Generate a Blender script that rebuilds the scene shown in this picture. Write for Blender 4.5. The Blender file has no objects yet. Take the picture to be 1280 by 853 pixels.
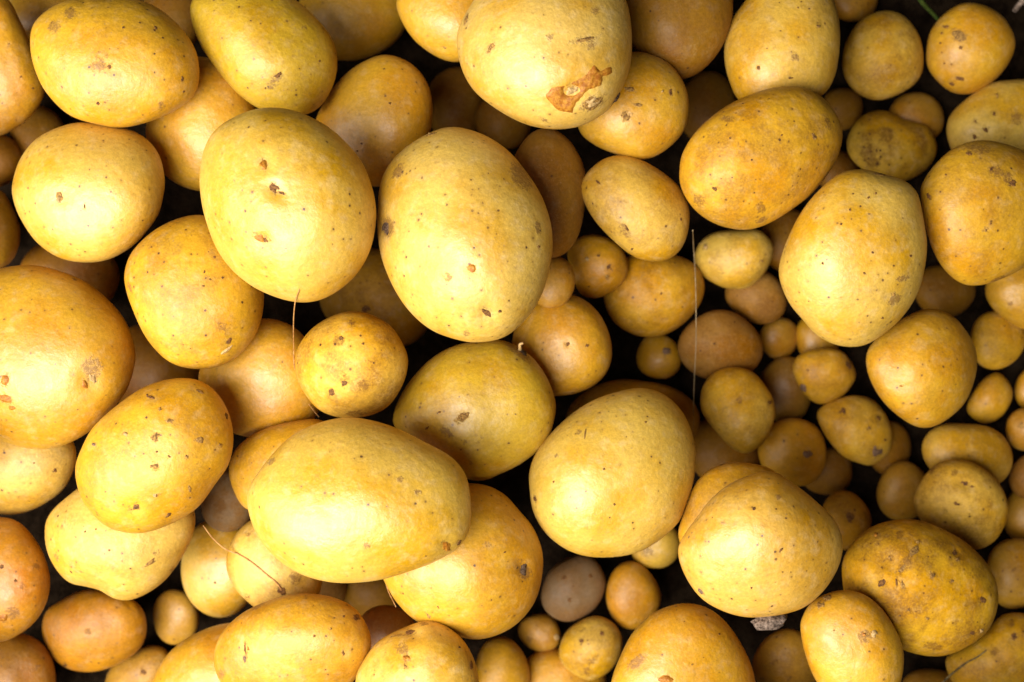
import bpy, bmesh, math, random
import numpy as np
from mathutils import Vector
from mathutils.bvhtree import BVHTree

scene = bpy.context.scene
COL = scene.collection

# ------------------------------------------------------------------ camera, world, lamps, exposure
CAM_H = 0.835                     # the lens hangs this far above the bed the heap lies on
LENS, W0, H0 = 50.0, 1280.0, 853.0
F = W0 * LENS / 36.0              # focal length in pixels of the photograph
cam_data = bpy.data.cameras.new('camera')
cam_data.lens = LENS
cam_data.sensor_width = 36.0
cam_data.clip_start = 0.02
cam_data.clip_end = 50
cam_data.dof.use_dof = True
cam_data.dof.focus_distance = 0.652
cam_data.dof.aperture_fstop = 8.0
cam = bpy.data.objects.new('camera', cam_data)
cam.location = (0, 0, CAM_H)
COL.objects.link(cam)
scene.camera = cam

world = bpy.data.worlds.new('World')
scene.world = world
world.use_nodes = True
wb = world.node_tree.nodes['Background']
wb.inputs['Color'].default_value = (1.0, 0.90, 0.76, 1)
wb.inputs['Strength'].default_value = 0.008


def area(name, loc, target, sx, sy, power, color):
    d = bpy.data.lights.new(name, 'AREA')
    d.shape = 'RECTANGLE'
    d.size, d.size_y = sx, sy
    d.energy = power
    d.color = color
    o = bpy.data.objects.new(name, d)
    o.location = loc
    o.rotation_euler = (Vector(target) - Vector(loc)).to_track_quat('-Z', 'Y').to_euler()
    COL.objects.link(o)
    return o


area('window_light', (-1.15, -0.42, 0.88), (-0.14, 0, 0.1), 1.10, 1.10, 26, (1.0, 0.945, 0.88))
area('ceiling_light', (-0.50, -0.42, 1.45), (0.06, 0, 0.1), 1.0, 1.0, 50, (1.0, 0.955, 0.91))

scene.view_settings.view_transform = 'Standard'
scene.view_settings.look = 'None'
scene.view_settings.exposure = 0.0
scene.view_settings.gamma = 1.0
scene.view_settings.use_curve_mapping = False
scene.cycles.max_bounces = 6
scene.cycles.diffuse_bounces = 4
scene.cycles.use_adaptive_sampling = True
scene.cycles.adaptive_threshold = 0.02
scene.cycles.use_denoising = True


# ------------------------------------------------------------------ materials
class NT:
    """small helper round a node tree"""

    def __init__(self, name):
        self.m = bpy.data.materials.new(name)
        self.m.use_nodes = True
        self.t = self.m.node_tree
        self.bsdf = self.t.nodes['Principled BSDF']

    def n(self, kind, **kw):
        x = self.t.nodes.new(kind)
        for k, v in kw.items():
            setattr(x, k, v)
        return x

    def put(self, sock, v):
        if isinstance(v, bpy.types.NodeSocket):
            self.t.links.new(v, sock)
        elif v is not None:
            if isinstance(v, (tuple, list)) and len(v) == 3 and sock.type == 'RGBA':
                v = (*v, 1)
            sock.default_value = v

    def math(self, op, a, b=None, c=None, clamp=False):
        x = self.n('ShaderNodeMath', operation=op, use_clamp=clamp)
        self.put(x.inputs[0], a)
        self.put(x.inputs[1], b)
        self.put(x.inputs[2], c)
        return x.outputs[0]

    def mix(self, fac, a, b, blend='MIX'):
        x = self.n('ShaderNodeMix', data_type='RGBA', blend_type=blend)
        self.put(x.inputs[0], fac)
        self.put(x.inputs[6], a)
        self.put(x.inputs[7], b)
        return x.outputs[2]

    def ramp(self, v, lo, hi, a=0.0, b=1.0):
        x = self.n('ShaderNodeMapRange', interpolation_type='SMOOTHSTEP')
        self.put(x.inputs[0], v)
        self.put(x.inputs[1], lo)
        self.put(x.inputs[2], hi)
        self.put(x.inputs[3], a)
        self.put(x.inputs[4], b)
        return x.outputs[0]

    def noise(self, co, scale, detail=3, rough=0.55, dist=0.0):
        x = self.n('ShaderNodeTexNoise')
        self.put(x.inputs['Vector'], co)
        x.inputs['Scale'].default_value = scale
        x.inputs['Detail'].default_value = detail
        x.inputs['Roughness'].default_value = rough
        x.inputs['Distortion'].default_value = dist
        return x.outputs['Fac']

    def voro(self, co, scale):
        x = self.n('ShaderNodeTexVoronoi')
        self.put(x.inputs['Vector'], co)
        x.inputs['Scale'].default_value = scale
        return x.outputs['Distance'], x.outputs['Color']

    def attr(self, name, kind='GEOMETRY'):
        x = self.n('ShaderNodeAttribute', attribute_type=kind, attribute_name=name)
        return x.outputs['Fac']


def make_skin():
    g = NT('potato_skin')
    oi = g.n('ShaderNodeObjectInfo')
    tc = g.n('ShaderNodeTexCoord')
    off = g.n('ShaderNodeVectorMath', operation='MULTIPLY')
    cmb = g.n('ShaderNodeCombineXYZ')
    for i in range(3):
        g.put(cmb.inputs[i], oi.outputs['Random'])
    g.put(off.inputs[0], cmb.outputs[0])
    off.inputs[1].default_value = (7.3, 13.1, 5.7)
    add = g.n('ShaderNodeVectorMath', operation='ADD')
    g.put(add.inputs[0], tc.outputs['Object'])
    g.put(add.inputs[1], off.outputs[0])
    co = add.outputs[0]
    base = oi.outputs['Color']
    dirt = g.attr('dirt', 'OBJECT')  # real dirt, also raised on D tubers to deepen their painted shade
    dots = g.attr('dots', 'OBJECT')
    stain = g.attr('stain')

    hsv_deep = g.n('ShaderNodeHueSaturation')
    hsv_deep.inputs['Hue'].default_value = 0.488
    hsv_deep.inputs['Saturation'].default_value = 1.10
    hsv_deep.inputs['Value'].default_value = 0.90
    g.put(hsv_deep.inputs['Color'], base)
    hsv_pale = g.n('ShaderNodeHueSaturation')
    hsv_pale.inputs['Saturation'].default_value = 0.80
    hsv_pale.inputs['Value'].default_value = 1.10
    g.put(hsv_pale.inputs['Color'], base)

    big = g.noise(co, 34, 3, 0.5)
    mid = g.noise(co, 170, 3, 0.6)
    c = g.mix(g.ramp(big, 0.40, 0.66), base, hsv_deep.outputs[0])
    c = g.mix(g.ramp(mid, 0.48, 0.78, 0, 0.5), c, hsv_pale.outputs[0])
    # flaking, slightly greyish outer skin
    fl = g.noise(co, 110, 4, 0.75)
    fine = g.noise(co, 900, 3, 0.6)
    flake = g.math('MULTIPLY', g.ramp(fl, 0.55, 0.70), g.ramp(fine, 0.38, 0.60))
    c = g.mix(g.math('MULTIPLY', flake, 0.26), c, (0.46, 0.30, 0.10))
    # faint pale netting of the outer skin
    net = g.math('ABSOLUTE', g.math('SUBTRACT', g.noise(co, 330, 2, 0.6, 0.8), 0.5))
    net = g.math('MULTIPLY', g.ramp(net, 0.0, 0.035, 1.0, 0.0), g.ramp(big, 0.42, 0.62))
    c = g.mix(g.math('MULTIPLY', net, 0.20), c, (0.50, 0.33, 0.12))
    # russet scurf that grows with the dirt of the tuber
    sc = g.noise(co, 75, 5, 0.76)
    lim = g.math('SUBTRACT', 0.70, g.math('MULTIPLY', dirt, 0.17))
    scurf = g.ramp(sc, lim, g.math('ADD', lim, 0.09))
    grain = g.ramp(g.noise(co, 800, 4, 0.75), 0.38, 0.62, 0.0, 1.0)
    scurf = g.math('MULTIPLY', scurf, grain)
    c = g.mix(g.math('MULTIPLY', scurf, 0.72), c, (0.16, 0.070, 0.013))
    # dusty russet bloom, broad and grainy, on the dirtier tubers
    bl = g.math('MULTIPLY', g.ramp(g.noise(co, 60, 4, 0.65), 0.40, 0.62), g.ramp(fine, 0.30, 0.66, 0.35, 1.0))
    bl = g.math('MULTIPLY', bl, g.math('MULTIPLY', dirt, 1.05), clamp=True)
    c = g.mix(bl, c, (0.195, 0.084, 0.012))
    # fine grain of the skin
    gr = g.ramp(g.noise(co, 640, 2, 0.7), 0.30, 0.70, 0.90, 1.09)
    gm = g.n('ShaderNodeVectorMath', operation='SCALE')
    g.put(gm.inputs[0], c)
    g.put(gm.inputs['Scale'], gr)
    c = gm.outputs[0]
    # stains painted round the eyes and scars
    sn = g.noise(co, 620, 5, 0.78)
    st = g.ramp(g.math('ADD', stain, g.math('MULTIPLY', g.math('SUBTRACT', sn, 0.5), 2.6)), 0.40, 0.95)
    st = g.math('MULTIPLY', st, g.ramp(stain, 0.02, 0.25))
    c = g.mix(g.math('MULTIPLY', st, 0.70), c, (0.16, 0.068, 0.012))
    # lenticels: sparse dark pin-heads, and a second set of pale ones
    wob = g.n('ShaderNodeVectorMath', operation='ADD')
    wn = g.n('ShaderNodeTexNoise')
    g.put(wn.inputs['Vector'], co)
    wn.inputs['Scale'].default_value = 1400
    ws = g.n('ShaderNodeVectorMath', operation='SCALE')
    g.put(ws.inputs[0], wn.outputs['Color'])
    ws.inputs['Scale'].default_value = 0.0006
    g.put(wob.inputs[0], co)
    g.put(wob.inputs[1], ws.outputs[0])
    d1, k1 = g.voro(wob.outputs[0], 260)
    sp = g.n('ShaderNodeSeparateColor')
    g.put(sp.inputs[0], k1)
    rad = g.math('MULTIPLY', g.math('ADD', g.math('MULTIPLY', sp.outputs[1], 0.15), 0.07), g.math('LESS_THAN', sp.outputs[0], g.math('ADD', g.math('MULTIPLY', dots, 1.15), 0.07)))
    dot = g.ramp(d1, g.math('MULTIPLY', rad, 0.55), g.math('ADD', rad, 0.0001), 1.0, 0.0)
    halo = g.ramp(d1, rad, g.math('MULTIPLY', rad, 2.6), 1.0, 0.0)
    c = g.mix(g.math('MULTIPLY', halo, 0.22), c, (0.26, 0.115, 0.018))
    c = g.mix(g.math('MULTIPLY', dot, g.math('ADD', g.math('MULTIPLY', sp.outputs[2], 0.5), 0.5)), c, (0.065, 0.026, 0.008))
    d2, k2 = g.voro(co, 235)
    sp2 = g.n('ShaderNodeSeparateColor')
    g.put(sp2.inputs[0], k2)
    rad2 = g.math('MULTIPLY', g.math('LESS_THAN', sp2.outputs[0], g.math('MULTIPLY', dots, 0.8)), 0.14)
    dot2 = g.ramp(d2, g.math('MULTIPLY', rad2, 0.4), g.math('ADD', rad2, 0.0001), 1.0, 0.0)
    c = g.mix(g.math('MULTIPLY', dot2, 0.50), c, (0.32, 0.19, 0.075))
    g.put(g.bsdf.inputs['Base Color'], c)
    # gloss and relief
    r = g.math('ADD', g.math('MULTIPLY', fl, 0.40), 0.25)
    r = g.math('ADD', r, g.math('MULTIPLY', scurf, 0.20))
    r = g.math('ADD', r, g.math('MULTIPLY', dirt, 0.16))
    r = g.math('ADD', r, g.math('MULTIPLY', st, 0.15), clamp=True)
    g.put(g.bsdf.inputs['Roughness'], r)
    g.put(g.bsdf.inputs['Specular IOR Level'], g.math('MAXIMUM', g.math('SUBTRACT', 1.05, g.math('MULTIPLY', dirt, 1.4)), 0.18))
    h = g.math('MULTIPLY', g.noise(co, 1000, 2, 0.7), 0.00020)
    h = g.math('ADD', h, g.math('MULTIPLY', g.noise(co, 230, 1, 0.6), 0.00042))
    h = g.math('ADD', h, g.math('MULTIPLY', st, 0.00012))
    b = g.n('ShaderNodeBump')
    b.inputs['Strength'].default_value = 0.75
    b.inputs['Distance'].default_value = 1.0
    g.put(b.inputs['Height'], h)
    g.put(g.bsdf.inputs['Normal'], b.outputs[0])
    return g.m


def make_cork(name, a, b, rough=0.75, scale=700, bump=0.0004):
    g = NT(name)
    co = g.n('ShaderNodeTexCoord').outputs['Object']
    x = g.noise(co, scale * 1.5, 5, 0.75)
    g.put(g.bsdf.inputs['Base Color'], g.mix(g.ramp(x, 0.36, 0.64), a, b))
    g.bsdf.inputs['Roughness'].default_value = rough
    g.bsdf.inputs['Specular IOR Level'].default_value = 0.3
    bp = g.n('ShaderNodeBump')
    bp.inputs['Strength'].default_value = 0.9
    bp.inputs['Distance'].default_value = 1.0
    g.put(bp.inputs['Height'], g.math('MULTIPLY', x, bump))
    g.put(g.bsdf.inputs['Normal'], bp.outputs[0])
    return g.m


SKIN = make_skin()
CORK = {
    'e': make_cork('eye_cork', (0.055, 0.021, 0.006), (0.24, 0.105, 0.022)),
    't': make_cork('tan_scar', (0.11, 0.047, 0.012), (0.42, 0.235, 0.050)),
    'k': make_cork('dark_stem_scar', (0.025, 0.012, 0.006), (0.17, 0.105, 0.060)),
    'o': make_cork('orange_scab', (0.26, 0.080, 0.005), (0.46, 0.205, 0.022), 0.45, 330),
    'w': make_cork('pale_bud', (0.34, 0.205, 0.070), (0.50, 0.33, 0.13), 0.6, 500),
    'm': make_cork('grey_scab', (0.09, 0.045, 0.026), (0.28, 0.170, 0.095)),
}
PARTNAME = {'e': 'eye', 't': 'scar', 'k': 'stem_scar', 'o': 'scab', 'w': 'bud', 'm': 'scab'}
ROOT_MAT = make_cork('dry_root', (0.30, 0.13, 0.035), (0.55, 0.30, 0.10), 0.6, 300, 0.0001)
STRAW_MAT = make_cork('dry_straw', (0.18, 0.12, 0.055), (0.34, 0.25, 0.13), 0.55, 200, 0.0001)
STEM_MAT = make_cork('dry_stem', (0.06, 0.04, 0.015), (0.26, 0.20, 0.08), 0.7, 250, 0.0002)
GREEN_MAT = make_cork('green_stem', (0.018, 0.034, 0.005), (0.045, 0.07, 0.012), 0.5, 200, 0.0001)
CLOD_MAT = make_cork('soil_crumb', (0.045, 0.028, 0.018), (0.26, 0.19, 0.14), 0.95, 420, 0.0008)
GREEN_MAT.node_tree.nodes['Principled BSDF'].inputs['Specular IOR Level'].default_value = 0.2
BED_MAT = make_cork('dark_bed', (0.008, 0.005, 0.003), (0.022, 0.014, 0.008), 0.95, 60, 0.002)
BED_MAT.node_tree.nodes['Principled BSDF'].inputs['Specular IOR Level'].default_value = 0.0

# ------------------------------------------------------------------ the bed under the heap
bm = bmesh.new()
bmesh.ops.create_grid(bm, x_segments=60, y_segments=60, size=1.2)
rb = random.Random(4)
for v in bm.verts:
    v.co.z = -abs(rb.gauss(0, 0.0025))
me = bpy.data.meshes.new('ground')
bm.to_mesh(me)
bm.free()
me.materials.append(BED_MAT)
ground = bpy.data.objects.new('ground', me)
ground['kind'] = 'structure'
COL.objects.link(ground)

# ------------------------------------------------------------------ the potatoes: catalogue
# Pixel outlines of the photograph, in stacking order from the bottom of the heap upwards.  An outline is either
# a list of points or an ellipse (cx, cy, a, b, angle).  Its distance is found further down by letting the tuber
# settle on those already lying there.
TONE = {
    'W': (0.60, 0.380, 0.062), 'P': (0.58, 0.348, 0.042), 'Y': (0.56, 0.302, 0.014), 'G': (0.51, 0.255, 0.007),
    'O': (0.49, 0.212, 0.004), 'L': (0.51, 0.322, 0.014), 'E': (0.34, 0.140, 0.003), 'B': (0.42, 0.214, 0.017), 'D': (0.24, 0.112, 0.007),  # D: skin darkened to paint in the shade of the gaps
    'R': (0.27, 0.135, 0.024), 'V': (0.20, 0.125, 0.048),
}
CAT = []


def P(key, tone, out, label, th=0.9, dirt=0.35, dots=0.30, tilt=(0, 0), spots=(), crease=(), lvl=None, group=None):
    CAT.append(dict(key=key, tone=tone, out=out, label=label, th=th, dirt=dirt, dots=dots, tilt=tilt, spots=spots,
                    crease=crease, lvl=lvl, group=group))


GAP = 'shadowed potatoes deep in the gaps'
# --- deepest layer, mostly in shadow; tone D and extra dirt put that shade into the skin
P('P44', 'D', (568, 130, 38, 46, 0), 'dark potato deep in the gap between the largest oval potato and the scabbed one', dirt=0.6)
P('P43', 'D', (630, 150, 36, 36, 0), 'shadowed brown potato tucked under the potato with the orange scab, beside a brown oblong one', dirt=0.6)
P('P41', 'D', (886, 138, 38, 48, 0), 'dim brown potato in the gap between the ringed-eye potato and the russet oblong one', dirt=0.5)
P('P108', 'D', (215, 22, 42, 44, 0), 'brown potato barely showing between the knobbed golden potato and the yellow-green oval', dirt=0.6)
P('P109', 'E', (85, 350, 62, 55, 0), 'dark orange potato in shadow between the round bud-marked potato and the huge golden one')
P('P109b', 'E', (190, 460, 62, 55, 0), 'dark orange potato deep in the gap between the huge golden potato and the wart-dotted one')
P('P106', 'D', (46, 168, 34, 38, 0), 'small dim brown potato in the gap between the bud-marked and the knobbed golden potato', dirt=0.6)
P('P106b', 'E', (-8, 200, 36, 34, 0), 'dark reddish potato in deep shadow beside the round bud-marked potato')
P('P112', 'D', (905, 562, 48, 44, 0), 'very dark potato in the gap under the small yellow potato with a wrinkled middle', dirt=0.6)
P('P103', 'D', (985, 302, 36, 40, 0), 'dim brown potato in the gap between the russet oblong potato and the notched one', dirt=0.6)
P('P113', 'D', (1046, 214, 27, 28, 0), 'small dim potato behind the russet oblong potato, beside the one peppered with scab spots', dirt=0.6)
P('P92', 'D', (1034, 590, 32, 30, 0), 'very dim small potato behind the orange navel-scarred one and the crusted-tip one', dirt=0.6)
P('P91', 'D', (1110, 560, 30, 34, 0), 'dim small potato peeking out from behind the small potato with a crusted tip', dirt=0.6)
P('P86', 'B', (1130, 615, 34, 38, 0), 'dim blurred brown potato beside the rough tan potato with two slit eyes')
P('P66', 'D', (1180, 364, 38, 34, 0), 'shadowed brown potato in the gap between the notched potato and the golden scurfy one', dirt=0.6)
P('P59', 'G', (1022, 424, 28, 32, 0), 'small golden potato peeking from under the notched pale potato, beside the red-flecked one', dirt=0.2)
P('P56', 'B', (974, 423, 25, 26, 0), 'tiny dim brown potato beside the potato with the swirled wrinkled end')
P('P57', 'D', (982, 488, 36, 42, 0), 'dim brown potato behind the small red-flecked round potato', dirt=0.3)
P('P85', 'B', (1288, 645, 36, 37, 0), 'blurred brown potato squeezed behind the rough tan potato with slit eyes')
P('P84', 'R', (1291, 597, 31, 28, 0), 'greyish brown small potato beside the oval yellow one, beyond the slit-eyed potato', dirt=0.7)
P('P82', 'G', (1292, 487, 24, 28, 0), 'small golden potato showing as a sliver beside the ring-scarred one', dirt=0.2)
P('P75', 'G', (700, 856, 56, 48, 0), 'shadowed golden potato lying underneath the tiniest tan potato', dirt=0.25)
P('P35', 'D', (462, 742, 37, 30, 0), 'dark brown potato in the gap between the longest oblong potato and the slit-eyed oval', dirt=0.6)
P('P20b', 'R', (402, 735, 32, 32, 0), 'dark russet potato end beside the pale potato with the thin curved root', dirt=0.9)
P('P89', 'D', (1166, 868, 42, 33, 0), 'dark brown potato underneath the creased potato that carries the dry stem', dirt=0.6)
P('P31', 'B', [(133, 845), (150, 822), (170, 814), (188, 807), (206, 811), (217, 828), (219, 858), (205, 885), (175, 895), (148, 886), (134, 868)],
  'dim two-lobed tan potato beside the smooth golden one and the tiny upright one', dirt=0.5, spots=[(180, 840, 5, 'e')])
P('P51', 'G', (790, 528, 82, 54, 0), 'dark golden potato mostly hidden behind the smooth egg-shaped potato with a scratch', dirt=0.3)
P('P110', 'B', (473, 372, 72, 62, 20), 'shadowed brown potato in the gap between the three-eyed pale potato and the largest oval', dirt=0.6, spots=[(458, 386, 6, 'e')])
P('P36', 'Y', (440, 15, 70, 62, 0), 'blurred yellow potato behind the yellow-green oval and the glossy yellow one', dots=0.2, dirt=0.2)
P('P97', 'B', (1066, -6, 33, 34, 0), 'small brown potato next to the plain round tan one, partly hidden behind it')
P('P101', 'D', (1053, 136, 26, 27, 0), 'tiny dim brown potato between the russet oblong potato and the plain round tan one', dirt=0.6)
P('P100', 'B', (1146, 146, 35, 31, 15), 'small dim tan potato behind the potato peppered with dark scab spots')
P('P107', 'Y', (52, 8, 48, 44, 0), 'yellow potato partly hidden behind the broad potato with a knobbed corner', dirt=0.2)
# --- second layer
P('P42', 'D', (684, 240, 49, 82, -4), 'shaded brown oblong potato between the largest oval potato and the brown-smudged oval', dirt=0.45, dots=0.25)  # D tone and raised dirt stand in for shade here
P('P48', 'G', (701, 433, 65, 63, 0), 'soft-focus golden round potato partly under the largest oval, beside the knobbly little potato', dirt=0.2, dots=0.18, spots=[(709, 430, 4, 'e'), (733, 432, 3.5, 'e')])
P('P47', 'B', (691, 354, 28, 33, 20), 'tiny shiny potato wedged between the largest oval potato and the knobbly little one', dirt=0.3, dots=0.2)
P('P49', 'Y', (817, 367, 62, 54, -8), 'tan potato crossed by the pale straw, under the brown-smudged oval', dirt=0.5, dots=0.22, spots=[(812, 355, 6, 'd'), (826, 367, 3, 'e')])
P('P46', 'G', [(709, 316), (716, 303), (734, 294), (755, 296), (777, 311), (785, 335), (779, 353), (758, 369), (742, 373), (726, 367), (714, 342)],
  'small knobbly orange potato with a smiling fold and dark pits', dirt=0.45, dots=0.15,
  spots=[(761, 334, 5, 'e', 0.7, 60), (748, 320, 4, 'e', 0.6, -20), (736, 358, 2.5, 'e'), (734, 324, 4, 'w'), (759, 345, 4, 't')],
  crease=[[(724, 350), (735, 345), (748, 348), (753, 356)]])
P('P50', 'G', (823.5, 446, 28.5, 28.5, 0), 'tiny round golden potato with one pale dot, near the pale straw', dirt=0.15, dots=0.12, spots=[(834, 440, 6, 'm')])
P('P55', 'R', (946, 371, 39, 33, 22), 'small brown potato with a swirled wrinkled dark end', dirt=0.7,
  spots=[(958, 388, 16, 's')], crease=[[(935, 385), (946, 377), (960, 378), (972, 388)], [(928, 380), (942, 367), (962, 368), (977, 380)], [(943, 392), (954, 385), (966, 391)]])
P('P52', 'R', (901, 433, 52, 45, 8), 'reddish brown dusty potato behind the thin pale straw', dirt=0.85, dots=0.2, spots=[(893, 430, 3, 'e')])
P('P90', 'B', (1056, 651, 33, 36, 0), 'dim brown small potato behind the pale finely dotted potato and the scar-banded one', dirt=0.6, spots=[(1062, 647, 7, 'e')])
P('P83', 'B', (1286, 537, 31, 27, 0), 'small tan potato with a ring scar, beside the oval yellow one', dirt=0.4, spots=[(1277, 533, 5, 't')])
P('P81', 'Y', [(1208, 513), (1219, 486), (1235, 469), (1251, 467), (1265, 486), (1263, 505), (1248, 524), (1227, 529)],
  'small plain tan potato beside the golden potato with a small smiling crease', dirt=0.45, dots=0.15)
P('P67', 'Y', (1247, 425, 34, 38, 20), 'small tan potato with a pale spot, under the yellow potato beside the scurfy one', dirt=0.5, dots=0.15)
P('P80', 'P', (1210, 570, 57, 42, 14), 'oval yellow potato lying partly behind the rough tan potato with slit eyes', dirt=0.4, dots=0.12)
P('P61', 'G', (992, 565, 44, 42, 20), 'small glossy orange potato with one round pale navel scar', dirt=0.3, dots=0.1, spots=[(1009, 568, 6.5, 'm')])
P('P60', 'P', [(1021, 521), (1028, 508), (1052, 497), (1073, 494), (1094, 502), (1110, 524), (1115, 545), (1110, 566), (1091, 581), (1073, 579), (1052, 569), (1033, 547)],
  'small potato with a crusted pale tip and dark pits on its shoulders', dirt=0.5, dots=0.2,
  spots=[(1095, 565, 8, 'm'), (1054, 514, 5, 'e'), (1098, 523, 4.5, 'e'), (1106, 550, 3, 'e'), (1086, 535, 4, 't')])
P('P58', 'Y', [(991, 465), (996, 447), (1020, 436), (1046, 436), (1062, 449), (1070, 470), (1060, 489), (1041, 502), (1022, 505), (1004, 492)],
  'small red-flecked round potato tucked against the narrow end of the notched potato', dirt=0.5, dots=0.2,
  spots=[(1061, 457, 7, 'e', 0.5, 70), (1004, 485, 5, 'm'), (1010, 463, 3, 'e')])
P('P53', 'P', [(875, 500), (879, 481), (894, 464), (917, 458), (940, 464), (956, 481), (967, 502), (968, 524), (959, 547), (945, 561), (930, 566), (912, 558), (891, 535), (878, 516)],
  'small yellow potato with a wrinkled middle, beside the lower end of the pale straw', dirt=0.5, dots=0.12, spots=[(922, 503, 10, 'd', 0.4, -15), (924, 501, 5, 's'), (962, 503, 4, 'e')])
P('P54', 'W', [(867, 324), (875, 303), (894, 290), (925, 287), (949, 288), (964, 303), (966, 318), (956, 341), (936, 359), (909, 361), (886, 351), (870, 337)],
  'small smooth yellow potato between the russet oblong potato and the swirl-ended one', dirt=0.4, dots=0.12, spots=[(882, 309, 4, 'w'), (952, 326, 4, 't')])
P('P69', 'P', (820, 681, 31, 31, 0), 'small pale potato with a grey scab between the scratched egg and the finely dotted potato', dirt=0.2, dots=0.12, spots=[(808, 689, 10, 'w', 0.6, 30)])
P('P71', 'G', (791, 745, 34, 42, 0), 'dim golden potato behind the purplish grey speckled one', dirt=0.3, dots=0.15)
P('P70', 'V', [(676, 747), (686, 715), (710, 697), (732, 693), (750, 707), (758, 728), (750, 752), (732, 770), (708, 777), (686, 768)],
  'purplish grey speckled potato in the dark gap beside the tiniest tan potato', dirt=0.55, dots=0.45, spots=[(705, 722, 5, 'e', 0.5, 0), (738, 720, 4, 'e'), (712, 750, 4, 'e')])
P('P72', 'B', (675, 791, 27, 23.5, 12), 'tiniest tan potato, with a pale stub at one end', dirt=0.4, dots=0.2, spots=[(697, 797, 5, 'w'), (662, 800, 5, 's')])
P('P78', 'B', (985, 830, 43, 43, 0), 'brownish round potato half hidden behind the bright yellow egg-shaped one', dirt=0.5, dots=0.2, spots=[(967, 828, 6, 's'), (986, 848, 5, 's')])
P('P34', 'E', (483, 796, 39, 40, 0), 'dark orange potato in shadow between the slit-eyed oval and the orange-stained pale one', dirt=0.3)
P('P33', 'G', (627, 845, 36, 47, 0), 'golden speckled potato between the potato with a dark crusted scar and the tiniest one', dirt=0.35, dots=0.5)
P('P87', 'B', (1272, 716, 40, 45, 0), 'blurred tan potato beyond the scar-banded potato, under the rough tan one', dirt=0.4, spots=[(1267, 713, 5, 's')])
# --- third layer
P('P6', 'Y', (252, 158, 69, 84, -8), 'soft-focus yellow potato in the gap behind the big three-eyed pale potato', dirt=0.15, dots=0.18)
P('P7', 'Y', [(395, 152), (408, 125), (424, 101), (448, 80), (480, 69), (512, 80), (533, 104), (540, 133), (538, 162), (525, 197), (497, 226), (465, 234), (435, 222), (405, 185)],
  'smooth golden potato between the yellow-green oval and the largest oval potato', dirt=0.15, dots=0.26, spots=[(487, 130, 3, 'e'), (447, 188, 2.5, 'e'), (452, 179, 2.5, 'e')])
P('P37', 'Y', [(496, 0), (501, 24), (517, 50), (536, 66), (557, 76), (577, 77), (602, 65), (616, 30), (612, -10), (590, -40), (550, -48), (512, -33)],
  'glossy yellow potato touching the big potato with the orange scab', dirt=0.12, dots=0.12, spots=[(556, 60, 8, 'd', 0.5, 10), (556, 59, 4, 't', 0.5, 10)])
P('P40', 'D', (846, 12, 70, 86, 10), 'shadowed brown potato between the scabbed potato and the golden one with a red-brown pit', dirt=0.55, dots=0.2)  # shade painted in by the D tone and extra dirt
P('P39', 'Y', [(790, 65), (817, 69), (840, 82), (856, 106), (861, 133), (854, 165), (832, 189), (811, 199), (790, 199), (767, 192), (742, 181), (724, 165), (720, 135), (731, 102), (756, 77)],
  'round golden potato with ringed eyes, half behind the scabbed potato', dirt=0.2, dots=0.1,
  spots=[(783, 145, 7, 't'), (783, 144, 3, 'e'), (787, 112, 7, 't', 0.6, 10), (837, 116, 5, 'e', 0.5, 75), (827, 115, 3, 'w'), (798, 131, 6, 't', 0.5, 0)])
P('P45', 'P', [(727, 228), (740, 210), (758, 198), (779, 195), (806, 202), (832, 218), (849, 234), (860, 257), (861, 280), (854, 306), (840, 322), (819, 327), (795, 322), (769, 303), (742, 274), (728, 247)],
  'smooth oval potato with a brown smudge, lying over the tan potato by the straw', dirt=0.4, dots=0.26,
  spots=[(782, 288, 12, 's', 0.5, 60), (784, 285, 5, 'e', 0.4, 60), (850, 274, 3.5, 'e', 0.6, 80), (790, 311, 3, 'e'), (749, 229, 5, 'e', 0.3, 30)])
P('P94', 'P', [(1053, 77), (1057, 53), (1073, 27), (1099, 14), (1126, 17), (1147, 40), (1154, 69), (1150, 96), (1131, 114), (1099, 126), (1073, 118), (1057, 99)],
  'plain round tan potato beside the golden one with a crusted eye', dirt=0.6, dots=0.2, spots=[(1101, 46, 8, 'd', 0.5, 10)])
P('P99', 'P', [(1058, 181), (1065, 159), (1081, 143), (1105, 138), (1131, 149), (1160, 159), (1171, 181), (1166, 202), (1147, 220), (1118, 228), (1085, 216), (1065, 200)],
  'tan potato peppered with dark scab spots beside the notched pale potato', dirt=0.8, dots=0.3,
  spots=[(1084, 190, 11, 's'), (1107, 168, 11, 's'), (1089, 201, 10, 's'), (1081, 184, 3, 'e'), (1089, 190, 3, 'e'), (1096, 188, 3, 'e'), (1086, 198, 3, 'e'), (1097, 205, 4, 'e'), (1101, 196, 3, 'e'), (1088, 168, 3, 'e'), (1159, 188, 7, 'd')])
P('P95', 'Y', [(1158, 64), (1163, 40), (1179, 19), (1203, 5), (1229, 7), (1251, 19), (1264, 37), (1269, 56), (1261, 80), (1243, 101), (1216, 117), (1190, 116), (1168, 98), (1159, 82)],
  'golden potato with a crusted eye and dark pits, next to the green stem', dirt=0.25, dots=0.12,
  spots=[(1199, 45, 11, 't', 0.7, 20), (1201, 60, 3.5, 'e'), (1176, 54, 2.5, 'e'), (1178, 66, 2.5, 'e'), (1183, 34, 5, 'e', 0.5, 0), (1178, 42, 3, 'e'), (1200, 98, 6, 'e', 0.5, 10), (1190, 105, 4, 'e'), (1190, 80, 2.5, 'e'), (1181, 79, 2.5, 'e')])
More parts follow.
